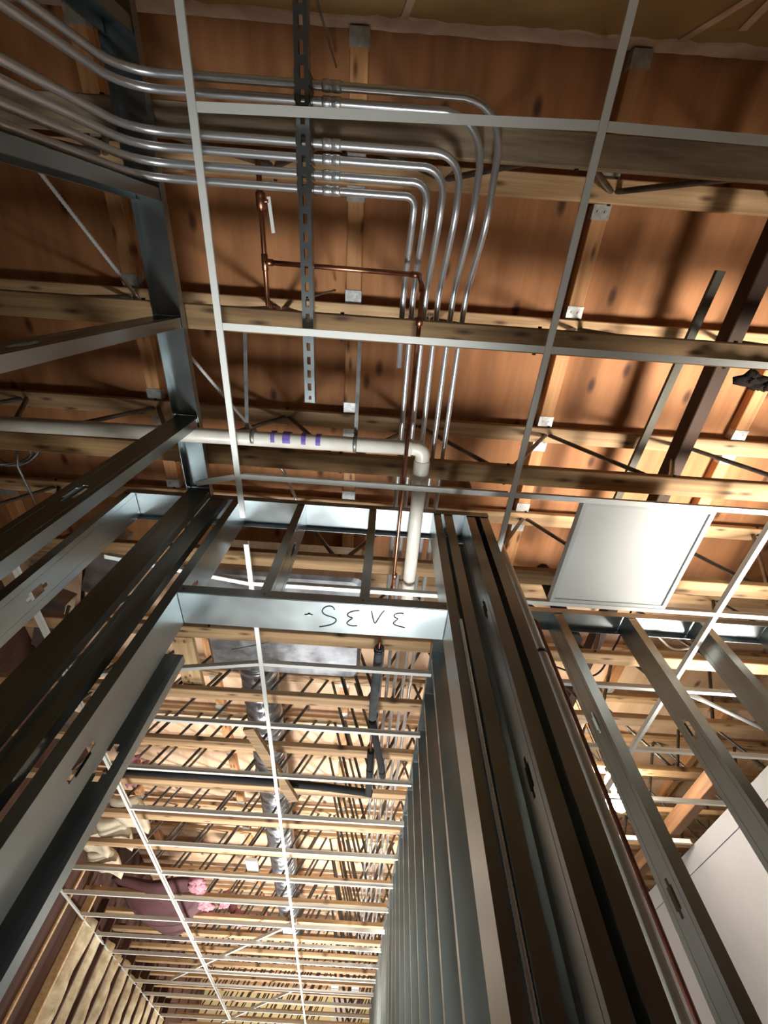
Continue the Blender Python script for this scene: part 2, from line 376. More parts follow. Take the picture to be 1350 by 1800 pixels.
# ------------------------------------------------------------------ suspended ceiling grid
HG = 1.65
def tee_mb(p, q, side=None):
    m = MB(); p, q = Vector(p), Vector(q)
    m.obox(p + Vector((0, 0, .001)), q + Vector((0, 0, .001)), .0245, .002)
    m.obox(p + Vector((0, 0, .015)), q + Vector((0, 0, .015)), .0025, .028)
    m.obox(p + Vector((0, 0, .031)), q + Vector((0, 0, .031)), .006, .006)
    return m
def tee(p, q, label, name='ceiling_tee', grp='white ceiling grid tees'):
    m = tee_mb(p, q); o = m.build(name, M['tee'], None, p)
    return tag(o, label, 'ceiling tee', grp)
GX = [-3.0, -1.858, -.639, .58, 1.785, 3.02]
RY = [-.398 + .6096 * k for k in range(20)]
tee((-.639, -.89, HG), (-.639, 1.035, HG), 'white main tee running from the tan wall to the door frame')
tee((-.639, 1.185, HG), (-.639, 10.6, HG), 'white main tee running down the corridor beyond the door frame')
tee((.58, -.89, HG), (.58, 1.55, HG), 'white main tee passing the corner post beside the light panel')
tee((1.785, -.89, HG), (1.785, 8.0, HG), 'white main tee right of the light panel, crossing the right stud wall')
tee((-1.858, 1.35, HG), (-1.858, 10.6, HG), 'white main tee at the left of the corridor ceiling')
d = .0135
for k, y in enumerate(RY):
    n = ORD[k]
    if k < 4:
        y0, y1 = (y, y) if k else (-.387, -.413)
        if k < 3: tee((-.639 + d, y0, HG), (.58 - d, y1, HG), f'white cross tee, {n} row from the tan wall, between the two long main tees')
        else: tee((-.639 + d, y, HG), (.36, y, HG), 'white cross tee just beyond the door header, ending at the corridor stud wall')
        tee((.58 + d, y1, HG), (1.785 - d, y1 + (.01 if k == 0 else 0), HG), f'white cross tee, {n} row from the tan wall, ' + ('on the light panel side'))
        tee((1.785 + d, y, HG), (3.0, y, HG), f'white cross tee, {n} row from the tan wall, rightmost bay')
        continue
    tee((-.639 + d, y, HG), (.365, y, HG), f'white cross tee, {n} row from the tan wall, ending at the corridor stud wall')
    if k == 4: tee((-1.858 + d, 2.27, HG), (-.639 - d, 2.043, HG), 'white cross tee sitting askew behind the left door jamb')
    else: tee((-1.858 + d, y, HG), (-.639 - d, y, HG), f'white cross tee, {n} row from the tan wall, in the left corridor bay')
    if k >= 9: tee((-2.98, y, HG), (-1.858 - d, y, HG), f'white cross tee, {n} row from the tan wall, next to the insulated wall')
    if k <= 11:
        tee((.6, y, HG), (1.785 - d, y, HG), f'white cross tee, {n} row from the tan wall, beyond the right stud wall')
        if k < 8: tee((1.785 + d, y, HG), (2.72, y, HG), f'white cross tee, {n} row from the tan wall, against the grey drywall')
tee((-.83, .872, HG), (-.652, .826, HG), 'short loose cut of white tee crossing over the left stud wall')
tee((-1.36, 1.318, HG), (-.652, 1.432, HG), 'bright white tee sloping behind the left door studs')
tee((-2.47, 8.75, HG + .04), (-.62, 6.29, HG + .04), 'loose white tee lying diagonally over the corridor grid, nearer one')
tee((-2.06, 11.05, HG + .04), (-.69, 8.8, HG + .04), 'loose white tee lying diagonally over the corridor grid, farther one')
an = MB(); an.box(-2.984, -2.96, 5.3, 10.8, HG - .002, HG); an.box(-2.986, -2.984, 5.3, 10.8, HG - .002, HG + .024)
tag(an.build('wall_angle', M['tee'], None, (-2.97, 5.3, HG)), 'white wall angle trim along the insulated left wall', 'ceiling trim')

# light panel in the grid
t = thing('light_panel', (1.205, 1.12, 1.655), 'square white lay-in light panel sitting in the ceiling grid, unlit', 'light panel')
m = MB(); x0, x1, y0, y1 = .905, 1.505, .828, 1.418
for a in ((x0, x1, y0, y0 + .02), (x0, x1, y1 - .02, y1), (x0, x0 + .02, y0 + .02, y1 - .02), (x1 - .02, x1, y0 + .02, y1 - .02)): m.box(a[0], a[1], a[2], a[3], 1.653, 1.69)
m.build('frame', M['frame'], t)
MB().box(x0 + .02, x1 - .02, y0 + .02, y1 - .02, 1.660, 1.668).build('diffuser', M['panel'], t)
MB().box(x0 + .02, x1 - .02, y0 + .02, y1 - .02, 1.67, 1.69).build('back_plate', M['frame'], t)

# ------------------------------------------------------------------ steel stud frames
def stud_mb(axis, w0, d0, d1, fl, h0, h1, holes=(), t=.0018, lip=.009, hole_l=.10, hole_w=.036, ribs=True):
    """C stud. axis 'x': web in plane x=w0, depth y d0..d1, flanges fl long (signed) along x. axis 'y': web in plane y=w0, depth x d0..d1."""
    m = MB(); s = 1 if fl > 0 else -1
    def bx(a0, a1, b0, b1, z0, z1):
        a0, a1 = sorted((w0 + a0, w0 + a1)); b0, b1 = sorted((b0, b1))
        if axis == 'x': m.box(a0, a1, b0, b1, z0, z1)
        else: m.box(b0, b1, a0, a1, z0, z1)
    D = d1 - d0; c = (d0 + d1) / 2
    bx(0, s * t, d0, c - hole_w / 2, h0, h1); bx(0, s * t, c + hole_w / 2, d1, h0, h1)
    z = h0
    for hc in sorted(holes):
        bx(0, s * t, c - hole_w / 2, c + hole_w / 2, z, hc - hole_l / 2)
        for e in (-1, 1):          # narrowed ends of the knockout
            a, b = hc + e * hole_l / 2, hc + e * hole_l * .3
            bx(0, s * t, c - hole_w / 2, c - hole_w * .22, min(a, b), max(a, b)); bx(0, s * t, c + hole_w * .22, c + hole_w / 2, min(a, b), max(a, b))
        z = hc + hole_l / 2
    bx(0, s * t, c - hole_w / 2, c + hole_w / 2, z, h1)
    for f in ((.2, .8) if ribs else ()): bx(-s * .0007, 0, d0 + D * f - .003, d0 + D * f + .003, h0, h1)   # rolled stiffening ribs
    for b0, b1, lb0, lb1 in ((d0, d0 + t, d0 + t, d0 + lip), (d1 - t, d1, d1 - lip, d1 - t)):
        bx(s * t, fl, b0, b1, h0, h1); bx(fl - s * t, fl, lb0, lb1, h0, h1)
    return m
def track_mb(axis, a0, a1, d0, d1, hweb, leg, t=.002):
    m = MB()
    def bx(p0, p1, q0, q1, z0, z1):
        m.box(p0, p1, q0, q1, z0, z1) if axis == 'x' else m.box(q0, q1, p0, p1, z0, z1)
    z0, z1 = sorted((hweb, hweb - leg))
    bx(a0, a1, d0, d1, hweb - (0 if leg > 0 else t), hweb + (t if leg > 0 else 0))
    bx(a0, a1, d0 - t, d0, z0, z1 + (t if leg > 0 else 0)); bx(a0, a1, d1, d1 + t, z0, z1 + (t if leg > 0 else 0))
    return m
def screws(m, pts, dirv):
    for p in pts:
        q = Vector(p) + Vector(dirv) * .003; m.tube([p, q], .004, 6)
    return m
FL = -EYE + .002
HW = 1.81
# --- the wall with the doorway (6 inch studs)
YA, YB = 1.015, 1.158
door = thing('door_wall_frame', (-.2, 1.08, -EYE), 'steel stud wall frame with a doorway and its written-on header', 'wall frame')
track_mb('x', -1.26, .535, YA - .002, YB + .002, HW, .036).build('top_track', M['galv'], door)
track_mb('x', -.688, .260, YA, YB, 1.10, -.038).build('header', M['galv'], door)
hdr = door.children[-1] if door.children else None
hdr = [o for o in C.objects if o.name.startswith('header')][0]
wr_m = MB()
STROKES = [[(-0.138, 1.044), (-0.144, 1.03), (-0.161, 1.028), (-0.178, 1.041), (-0.183, 1.06), (-0.172, 1.073), (-0.148, 1.08), (-0.131, 1.089), (-0.134, 1.106), (-0.155, 1.122), (-0.193, 1.133)],
 [(-0.05, 1.041), (-0.07, 1.044), (-0.09, 1.056), (-0.093, 1.068), (-0.083, 1.076), (-0.071, 1.078), (-0.086, 1.093), (-0.094, 1.104), (-0.089, 1.114), (-0.072, 1.118), (-0.056, 1.115)],
 [(-0.007, 1.04), (-0.002, 1.067), (0.007, 1.101), (0.016, 1.083), (0.028, 1.05), (0.039, 1.033)],
 [(0.107, 1.043), (0.101, 1.039), (0.078, 1.044), (0.073, 1.055), (0.079, 1.064), (0.091, 1.067), (0.078, 1.083), (0.073, 1.092), (0.082, 1.101), (0.117, 1.109)]]
def smooth(p):
    for _ in range(2):
        q = [p[0]]
        for a, b in zip(p, p[1:]): q += [(a[0] * .75 + b[0] * .25, a[1] * .75 + b[1] * .25), (a[0] * .25 + b[0] * .75, a[1] * .25 + b[1] * .75)]
        p = q + [p[-1]]
    return p
for s in STROKES:
    q = smooth(s); wr_m.tube([(x, y, 1.0972) for x, y in q], .0024, 6)
wr_m.build('handwriting', M['ink'], hdr)
wr_m = MB(); wr_m.tube([(-.228, 1.075, 1.092), (-.228, 1.075, 1.0985)], .006, 7); wr_m.tube([(-.245, 1.076, 1.096), (-.215, 1.075, 1.0965)], .002, 5); wr_m.build('screw', M['galv_dull'], hdr)
DS = [('x', -1.225, YA, YB, -.04, (1.13, .52, -.1)), ('x', -.69, YA, YB, -.036, (1.2, .56, -.05)), ('y', YA, -.838, -.766, .034, ()),
      ('x', .262, YA, YB, .037, ()), ('x', .354, YA, YB, -.04, ()), ('x', .424, YA, YB, .041, (1.2, .59, -.02)), ('x', .532, YA, YB, -.042, (1.2, .59, -.02))]
for a in DS: stud_mb(a[0], a[1], a[2], a[3], a[4], FL, HW - .004, a[5], ribs=a[1] not in (-.69, .262)).build('stud', M['galv'], door)
for x, f in ((-.372, -.036), (-.019, -.034)): stud_mb('x', x, YA, YB, f, 1.104, HW - .004, (1.5,)).build('cripple_stud', M['galv'], door)
sm = MB(); screws(sm, [(x, YA - .0025, z) for x in (-1.20, -.72, -.39, -.04, .28, .335, .44, .51) for z in (HW - .018,)] + [(-.675, YA - .0015, 1.12), (.25, YA - .0015, 1.12), (-.39, YA - .0015, 1.12), (-.04, YA - .0015, 1.12)], (0, -1, 0))
so = sm.build('screws', M['galv_dull'], door); so['kind'] = 'stuff'
# --- left stud wall running along y
XA, XB = -.94, -.836
lw = thing('left_wall_frame', (-.89, 0, -EYE), 'steel stud wall frame at left with its top track running overhead', 'wall frame')
track_mb('y', -.89, 1.008, XA - .002, XB + .002, HW, .034).build('top_track', M['galv'], lw)
for y, f in ((-.606, .036), (-.2, .036), (.206, .036), (.612, .038), (.975, .03)):
    stud_mb('y', y, XA, XB, f, FL, HW - .004, () if y > .9 else (1.05, .44, -.17)).build('stud', M['galv'], lw)
# --- corridor right wall
cw = thing('corridor_wall_frame', (.42, 1.2, -EYE), 'long steel stud wall frame along the right of the corridor beyond the doorway', 'wall frame')
track_mb('y', 1.17, 10.6, .372, .47, HW, .034).build('top_track', M['galv'], cw)
track_mb('y', 1.17, 10.6, .372, .47, FL, -.034).build('bottom_track', M['galv'], cw)
cs = None; y = 1.2; k = 0   # 16 inch centres
while y < 10.5:
    o = stud_mb('y', y, .374, .468, .04, FL + .002, HW - .004, (), ribs=False).build('stud', M['galv'], cw); y += .406; k += 1
# --- right stud wall running along x
rw = thing('right_wall_frame', (1.8, 1.67, -EYE), 'steel stud wall frame at right under the white light panel', 'wall frame')
RA, RB = 1.605, 1.735
track_mb('x', .72, 3.05, RA - .002, RB + .002, HW, .034).build('top_track', M['galv'], rw)
for x in (1.02, 1.44, 1.85, 2.27, 2.69):
    stud_mb('x', x, RA, RB, .047, FL, HW - .004, (1.16, .56, -.05)).build('stud', M['galv'], rw)
# --- lone stud beyond the left jamb
ls = stud_mb('y', 1.20, -.742, -.652, .036, FL, .99, (.62,)); tag(ls.build('steel_stud', M['galv'], None, (-.7, 1.23, FL)), 'shorter dark steel stud standing just beyond the left door jamb', 'steel stud')

# ------------------------------------------------------------------ conduits, strut and clamps
CY = [-.483, -.446, -.346, -.307, -.266, -.226]
CXR = [.302, .25, .190, .137, .085, .044]
CD = ['outermost, nearest the tan wall', 'second from the tan wall', 'third from the tan wall', 'fourth from the tan wall', 'fifth from the tan wall', 'innermost, beside the copper pipe']
HC = 1.757
for i in range(6):
    yy, xr = CY[i], CXR[i]
    yend = .37 if i == 5 else 8.3
    xf = xr + (.0, .01, .012, .012, .02, 0)[i]
    pts = [(-.888, yy, -EYE + .01), (-.888, yy, HC), (xr, yy, HC), (xr, -.17, HC + .012), (xr - .01, .06, 1.945), (xf - .005, yend, 1.955)]
    t = thing('conduit', (xr, yy, HC), f'bent steel conduit on the strut, {CD[i]}', 'conduit', 'bent steel conduits')
    MB().tube(fillet(pts, [.12, .13, .16, .2]), .0122, 12).build('pipe', M['emt'], t)
    cp_ = MB().tube([(-.268, yy, HC), (-.262, yy, HC), (-.244, yy, HC), (-.242, yy, HC), (-.236, yy, HC), (-.234, yy, HC), (-.214, yy, HC), (-.208, yy, HC)], .015, 12, [.014, .0158, .0158, .0145, .0145, .0158, .0158, .014])
    for x in (-.253, -.224): cp_.tube([(x, yy, HC - .013), (x, yy, HC - .021)], .0035, 6)
    cp_.build('coupling', M['emt'], t)
st = thing('strut_channel', (-.32, -.2, 1.72), 'slotted steel strut channel carrying the row of bent conduits', 'strut')
m = MB(); xl, xr_ = -.3405, -.2995; z0, z1 = 1.700, 1.741; Y0, Y1 = -.885, .485
m.box(xl, xl + .0025, Y0, Y1, z0, z1); m.box(xr_ - .0025, xr_, Y0, Y1, z0, z1)
m.box(xl, xl + .009, Y0, Y1, z1 - .002, z1); m.box(xr_ - .009, xr_, Y0, Y1, z1 - .002, z1)
m.box(xl + .0025, -.327, Y0, Y1, z0, z0 + .0025); m.box(-.313, xr_ - .0025, Y0, Y1, z0, z0 + .0025)
y = Y0
while y < Y1 - .03:
    m.box(-.327, -.313, y, min(y + .022, Y1), z0, z0 + .0025); y += .0508
m.box(-.327, -.313, Y1 - .012, Y1, z0, z0 + .0025)
m.box(xl, xl + .006, Y0, Y1, z0 - .0015, z0); m.box(xr_ - .006, xr_, Y0, Y1, z0 - .0015, z0)
m.build('channel', M['galv'], st)
for i, yy in enumerate(CY):
    m = MB(); m.tube([(-.3445, yy, 1.735), (-.3445, yy + .012, 1.75), (-.3445, yy + .010, 1.772), (-.3445, yy, 1.776)], .004, 6)
    m.tube([(-.32 + .018 * math.cos(a), yy, 1.757 + .018 * math.sin(a)) for a in ()] or [(-.338, yy, 1.774), (-.32, yy, 1.777), (-.302, yy, 1.774)], .005, 6)
    m.box(-.344, -.3405, yy - .016, yy + .016, 1.70, 1.775); m.box(-.2995, -.296, yy - .016, yy + .016, 1.70, 1.775)
    m.build('pipe_clamp', M['web'], st)
for y in (-.75, .1):
    MB().tube([(-.32, y, 1.70), (-.32, y, 2.5)], .005, 6).build('threaded_rod', M['galv_dull'], st)

# ------------------------------------------------------------------ white plastic drain pipe
pv = thing('drain_pipe', (.17, .668, 1.74), 'white plastic drain pipe with purple bands, turning at an elbow', 'pipe')
rp = .033; hp = 1.745; yp = .668; xp = .172
MB().tube([(-2.6, yp + .03, hp), (xp - .06, yp, hp)], rp, 18).build('pipe', M['pvc'], pv)
MB().tube([(xp, yp + .06, hp), (xp + .008, 1.62, hp)], rp, 18).build('pipe', M['pvc'], pv)
MB().tube(fillet([(xp - .075, yp, hp), (xp, yp, hp), (xp, yp + .13, hp)], .06, 9), rp, 18, None).build('elbow', M['pvc'], pv)
el = MB()
el.tube([(xp - .085, yp, hp), (xp - .083, yp, hp), (xp - .055, yp, hp), (xp - .053, yp, hp)], rp, 18, [rp, rp + .006, rp + .006, rp])
el.tube([(xp, yp + .055, hp), (xp, yp + .058, hp), (xp, yp + .10, hp), (xp, yp + .175, hp), (xp, yp + .178, hp)], rp, 18, [rp, rp + .004, rp + .004, rp + .007, rp])
el.build('elbow_hub', M['pvc'], pv)
for x in (-.585, -.135):
    MB().tube([(x - .006, yp, hp), (x - .004, yp, hp), (x + .01, yp, hp), (x + .012, yp, hp)], rp, 16, [rp, rp + .004, rp + .004, rp]).build('pipe_ring', M['galv_dull'], pv)
for a, b in ((-.500, -.482), (-.448, -.414), (-.366, -.346), (-.303, -.282)):
    MB().tube([(a, yp, hp), (b, yp, hp)], rp + .0008, 18, caps=False).build('purple_band', M['purple'], pv)
MB().tube([(xp + .008, 1.58, hp), (xp + .008, 1.60, hp), (xp + .008, 1.65, hp), (xp + .008, 1.66, hp)], rp, 18, [rp, rp + .007, rp + .007, rp]).build('end_cap', M['pvc'], pv)
# hangers of the pipe
for x, y0 in ((-.133, .20), (-.62, .22)):
    m = MB(); m.obox((x - .003, y0, 1.895), (x, yp - .02, hp + .036), .016, .003, (0, 0, 1)); o = m.build('hanger_strap', M['galv_dull'], None, (x, y0, 1.895))
    tag(o, 'grey hanger strap from the second truss to the drain pipe, ' + ('right one' if x > -.3 else 'left one'), 'strap')

# ------------------------------------------------------------------ copper water lines
cu = thing('copper_line', (.09, .2, 1.7), 'copper water line with a tee, valve and elbows crossing behind the strut', 'pipe')
HA = 1.792
MB().tube([(-.492, -.32, HA), (-.492, .14, HA), (-.492, .17, HA + .15)], .0095, 12).build('branch_pipe', M['copper'], cu)
MB().tube([(-.492, -.003, HA), (.075, .002, HA)], .0088, 12).build('cross_pipe', M['copper'], cu)
MB().tube(fillet([(.055, .002, HA), (.088, .002, HA), (.094, .03, HA - .05), (.097, .06, 1.693)], .02), .011, 12).build('elbow', M['copper'], cu)
MB().tube([(.097, .05, 1.693), (.093, 1.40, 1.693), (.05, 1.86, 1.72)], .0085, 12).build('run_pipe', M['copper'], cu)
m = MB(); m.tube([(-.492, -.03, HA), (-.492, -.028, HA), (-.492, .024, HA), (-.492, .026, HA)], .012, 12, [.0095, .0122, .0122, .0095]); m.tube([(-.492, -.003, HA), (-.462, -.003, HA)], .0118, 12); m.build('tee_fitting', M['copper'], cu)
m = MB()
for y, z in ((.135, 1.693), (1.335, 1.693)): m.tube([(.0965, y, z), (.0965, y + .003, z), (.0965, y + .03, z), (.0965, y + .033, z)], .014, 12, [.0085, .0135, .0135, .0085])
m.build('coupling', M['copper'], cu)
m = MB(); m.tube([(-.492, -.215, HA), (-.492, -.21, HA), (-.492, -.165, HA), (-.492, -.16, HA)], .016, 10, [.01, .017, .017, .01]); m.tube([(-.492, -.187, HA), (-.462, -.187, HA - .004)], .007, 8)
vb = m.build('valve', M['copper'], cu)
MB().obox((-.462, -.2, HA - .006), (-.452, -.095, HA - .006), .012, .004).build('lever_handle', M['tee'], vb)
# dark insulated continuation
ins = thing('insulated_pipe', (.05, 2.2, 1.75), 'dark foam-sleeved copper pipe hanging in the corridor ceiling', 'pipe')
MB().tube([(.05, 1.93, 1.74), (.044, 2.25, 1.72), (.042, 2.58, 1.72)], .028, 14).build('foam_sleeve', M['foam_grey'], ins)
MB().tube([(.042, 2.62, 1.73), (.075, 2.85, 1.74), (.13, 3.15, 1.74), (.155, 3.32, 1.74)], .026, 14).build('foam_sleeve', M['foam'], ins)
MB().tube([(.05, 3.02, 1.75), (.058, 3.60, 1.75)], .026, 14).build('foam_sleeve', M['foam'], ins)
MB().tube([(.05, 1.80, 1.735), (.043, 2.3, 1.74), (.045, 2.9, 1.75), (.055, 3.1, 1.75)], .009, 10).build('copper_core', M['copper'], ins)
for y in (1.94, 2.57): MB().tube([(.048, y, 1.735), (.048, y + .02, 1.735)], .031, 14).build('tape_ring', M['black'], ins)
bp = MB().tube([(-2.05, 3.62, 1.81), (-1.2, 3.62, 1.81), (-.3, 3.65, 1.80), (.0, 3.67, 1.79), (.09, 3.68, 1.785)], .028, 12)
tag(bp.build('foam_pipe', M['foam'], None, (-1, 3.53, 1.745)), 'long black foam-covered pipe lying crosswise over the corridor grid', 'pipe')
m = MB()

# ------------------------------------------------------------------ flexible cables
def flex(pts, r, n_rib):
    P = [Vector(p) for p in pts]; Q = []; L = [0]
    for a, b in zip(P, P[1:]): L.append(L[-1] + (b - a).length)
    N = n_rib * 2; rad = []
    for i in range(N + 1):
        s = L[-1] * i / N; j = 0
        while j < len(L) - 2 and L[j + 1] < s: j += 1
        Q.append(P[j].lerp(P[j + 1], (s - L[j]) / max(1e-6, L[j + 1] - L[j]))); rad.append(r if i % 2 else r * .78)
    return MB().tube(Q, r, 8, rad)
tag(flex([(-1.45, -.33, 2.0), (-1.10, .185, 2.0), (-.90, .427, 2.0), (-.68, .713, 2.0), (-.52, .955, 2.0), (-.46, 1.13, 2.0)], .0095, 130).build('armoured_cable', M['cable'], None, (-1, .3, 2)), 'ribbed metal armoured cable sagging diagonally over the left stud wall', 'cable')
tag(flex([(.2975, 1.006, 1.05), (.296, 1.0055, .6), (.300, 1.006, .2), (.298, 1.0065, -.3), (.298, 1.006, -1.38)], .006, 260).build('armoured_cable', M['cable'], None, (.297, 1.006, 0)), 'thin bright ribbed cable hanging down the right door jamb', 'cable')
coil = MB()
for k in range(3):
    coil.tube([(-1.93 + (.13 + .008 * k) * math.cos(a), .88 + (.10 + .006 * k) * math.sin(a), 1.93 + .02 * k + .03 * math.sin(2 * a + k)) for a in [2 * math.pi * i / 24 for i in range(25)]], .006, 6)
coil.tube([(-1.82, .82, 1.92), (-1.81, .95, 1.85), (-1.84, 1.2, 1.90)], .006, 6)
tag(coil.build('cable_coil', M['galv_dull'], None, (-1.9, .88, 1.95)), 'coil of grey cable hung by the left edge of the picture', 'cable')

# ------------------------------------------------------------------ pipes behind the corner post
m = MB().tube([(.663, 1.24, -EYE + .01), (.663, 1.24, 1.72), (.663, 1.24, 1.9)], .019, 14)
wp = thing('vertical_conduit', (.663, 1.24, -EYE), 'pale grey vertical conduit behind the right corner post', 'conduit')
m.build('pipe', M['pvc'], wp); MB().tube([(.663, 1.24, 1.135), (.663, 1.24, 1.15)], .022, 12).build('pipe_strap', M['black'], wp)
ip = thing('iron_pipe', (.872, 1.56, -EYE), 'thin red-brown pipe rising to an elbow beside the right stud wall', 'pipe')
MB().tube(fillet([(.872, 1.56, -EYE + .01), (.872, 1.56, 1.665), (.70, 1.56, 1.672)], .03), .0085, 10).build('pipe', M['iron'], ip)

# ------------------------------------------------------------------ beam and strip at right
bm = MB(); bm.bevbox(1.622, 1.695, -.88, 8.0, 2.20, 2.29)
tag(bm.build('steel_beam', M['beam'], None, (1.64, 0, 2.3)), 'dark brown beam running through the trusses at right', 'beam')
sp_ = MB().obox((1.452, -.1, 2.2), (1.36, 1.6, 2.2), .04, .02)
tag(sp_.build('steel_strip', M['strip'], None, (1.4, .7, 2.2)), 'narrow grey metal strip running beside the dark beam', 'strip')
hb = MB(); hb.bevbox(2.57, 2.66, 3.05, 7.6, 1.71, 1.81)
tag(hb.build('wood_header', M['beam_wood'], None, (2.57, 3, 1.77)), 'thick brown wood beam just above the grey drywall', 'beam')
dc = MB(); rr = random.Random(5)
for i in range(12): clump(dc, (1.40 + .035 * i + rr.uniform(-.02, .02), .262 + rr.uniform(-.01, .015) + .012 * i * .5, 1.70 + rr.uniform(-.005, .012)), rr.uniform(.018, .03), rr, .5, 9, 6, (1.6, .9 + .06 * i, .6))
tag(dc.build('insulation_clump', M['dark_clump'], None, (1.5, .27, 1.7)), 'dark fuzzy clump caught on the grid at the right edge', 'insulation')

# ------------------------------------------------------------------ ducts
fd = thing('flat_duct', (-.6, 2.0, 2.1), 'flat grey sheet-metal duct box above the doorway header', 'duct')
m = MB(); pr = []
for cx, cyy, a0 in ((-.13, 2.46, 0), (-1.05, 2.46, 90), (-1.05, 1.68, 180), (-.13, 1.68, 270)):
    for i in range(5): a = math.radians(a0 + 22.5 * i); pr.append((cx + .06 * math.cos(a), cyy + .06 * math.sin(a)))
n = len(pr)
def ring(z, s): return [(-.59 + (x + .59) * s, 2.07 + (y - 2.07) * s, z) for x, y in pr]
vs = ring(1.965, .955) + ring(1.985, 1.0) + ring(2.30, 1.0)
m.add(vs, [tuple(range(n - 1, -1, -1)), tuple(range(2 * n, 3 * n))] + [(a * n + i, a * n + (i + 1) % n, (a + 1) * n + (i + 1) % n, (a + 1) * n + i) for a in (0, 1) for i in range(n)])
m.build('duct_body', M['duct'], fd)
MB().obox((-.95, 2.30, 1.963), (-.45, 2.12, 1.963), .006, .004).build('cross_break', M['galv_dull'], fd)
sd = thing('spiral_duct', (-.86, 2.5, 2.17), 'round silver spiral duct running down the corridor ceiling', 'duct')
pts = []; rad = []; y = 2.53
while y < 8.3:
    for dy, r in ((0, .14), (.085, .14), (.09, .1445), (.10, .1445), (.105, .14)): pts.append((-.86 + .05 * dy, y + dy, 2.17)); rad.append(r)
    y += .11
MB().tube(pts, .14, 24, rad).build('duct_pipe', M['duct'], sd)
for y in (2.6, 4.1, 5.6, 7.1): MB().tube([(-.86, y, 2.17), (-.86, y + .003, 2.17), (-.86, y + .06, 2.17), (-.86, y + .063, 2.17)], .15, 24, [.14, .149, .149, .14]).build('duct_collar', M['duct'], sd)
ld = thing('side_duct', (-2.0, 2.2, 2.1), 'grey sheet-metal duct glimpsed between the left studs', 'duct')
for i, (x, y) in enumerate(((-1.55, 1.42), (-2.05, 1.95), (-2.2, 2.45), (-2.35, 3.3))):
    m = MB(); m.obox((x, y, 2.02), (x - .22, y + .46, 2.02), .16, .11); m.build('duct_section', M['duct'], ld)
    m = MB(); m.obox((x + .09, y + .04, 1.965), (x - .13, y + .50, 1.965), .02, .012); m.build('duct_flange', M['galv_dull'], ld)

# ------------------------------------------------------------------ loose boards
b_ = MB().obox((-.80, 2.76, 1.707), (-.53, 3.68, 1.705), .078, .03)
tag(b_.build('loose_board', M['grey_lumber'], None, (-.66, 3.2, 1.71)), 'loose weathered board lying slanted across the corridor grid', 'board')
b_ = MB(); b_.bevbox(-1.31, -1.17, 2.14, 2.72, 1.90, 1.94)
tag(b_.build('pale_block', M['lumber_pale'], None, (-1.32, 2.4, 1.92)), 'pale wood board spanning two trusses left of the flat duct', 'board')
b_ = MB(); b_.bevbox(.30, .46, .93, .965, 1.90, 2.0)
tag(b_.build('wood_block', M['grey_lumber'], None, (.38, .95, 1.95)), 'small wood block beside the conduit ends over the corner post', 'board')
for i, (x, y, h, m) in enumerate(((-.82, 7.2, 1.9, 'white_board'), (-.2, 9.6, 1.9, 'white_board'), (.12, 9.6, 1.9, 'white_board'), (-1.1, 5.4, 1.9, 'white_board'))):
    b_ = MB(); b_.bevbox(x - .06, x + .06, y, y + .42, h, h + .03)
    tag(b_.build('gypsum_scrap', M[m], None, (x, y, h)), ('white scrap lying on the truss chords, beside the spiral duct', 'white scrap on the far truss chords, left one of two', 'white scrap on the far truss chords, right one of two', 'white scrap on the truss chords left of the spiral duct')[i], 'scrap')

# ------------------------------------------------------------------ insulation
rr = random.Random(11)
for k in range(11):
    y0 = 6.45 + .406 * k - (.0 if k else 0)
    if y0 > 10.9: break
    ph = rr.uniform(0, 6); top = 1.72 + rr.uniform(-.06, .05)
    def fn(u, v, y0=y0, ph=ph, top=top):
        y = y0 - .36 * 0 + .045 + .325 * u; h = -EYE + .05 + (top + EYE - .05) * v
        bul = .055 * math.sin(math.pi * min(max(u, 0), 1)) ** .7 + .016 * math.sin(31 * v + 5 * math.sin(3 * u + ph)) * math.sin(7 * v + ph) + .012 * math.sin(9 * v * 3 + ph + 4 * u) + .010 * math.sin(23 * v + 7 * u + ph * 2)
        return (-3.02 + bul + (.02 * math.sin(ph + 6 * v)), y + .012 * math.sin(11 * v + ph), h)
    m = MB().grid(fn, 7, 40, .03, (-1, 0, 0))
    tag(m.build('insulation_batt', M['kraft'], None, (-2.98, y0, 0)), f'crinkled kraft-faced insulation batt on the left wall, {ORD[k]} from the near end', 'insulation', 'kraft-faced batts on the left wall')
def fn(u, v):
    x = -2.72 + .92 * u; y = 6.05 + 1.5 * v * (1 - .35 * abs(u - .45) * 2) + .05 * math.sin(5 * u)
    return (x, y, 1.90 - .15 * math.sin(math.pi * u) * math.sin(math.pi * min(1, v * 1.1) * .8) + .012 * math.sin(9 * u + 5 * v))
t = thing('sagging_batt', (-2.3, 6.6, 1.8), 'maroon-backed insulation batt sagging onto the corridor grid', 'insulation')
MB().grid(fn, 14, 18, .03, (0, 0, 1)).build('facing', M['maroon'], t)
m = MB()
for i in range(16):
    v = i / 15; p = fn(1.0, v); clump(m, (p[0] + .03, p[1], p[2] + .01), .05 + .015 * math.sin(7 * i), rr, .4, 9, 6, (1.5, 1.2, .6))
m.build('pink_edge', M['pink'], t)
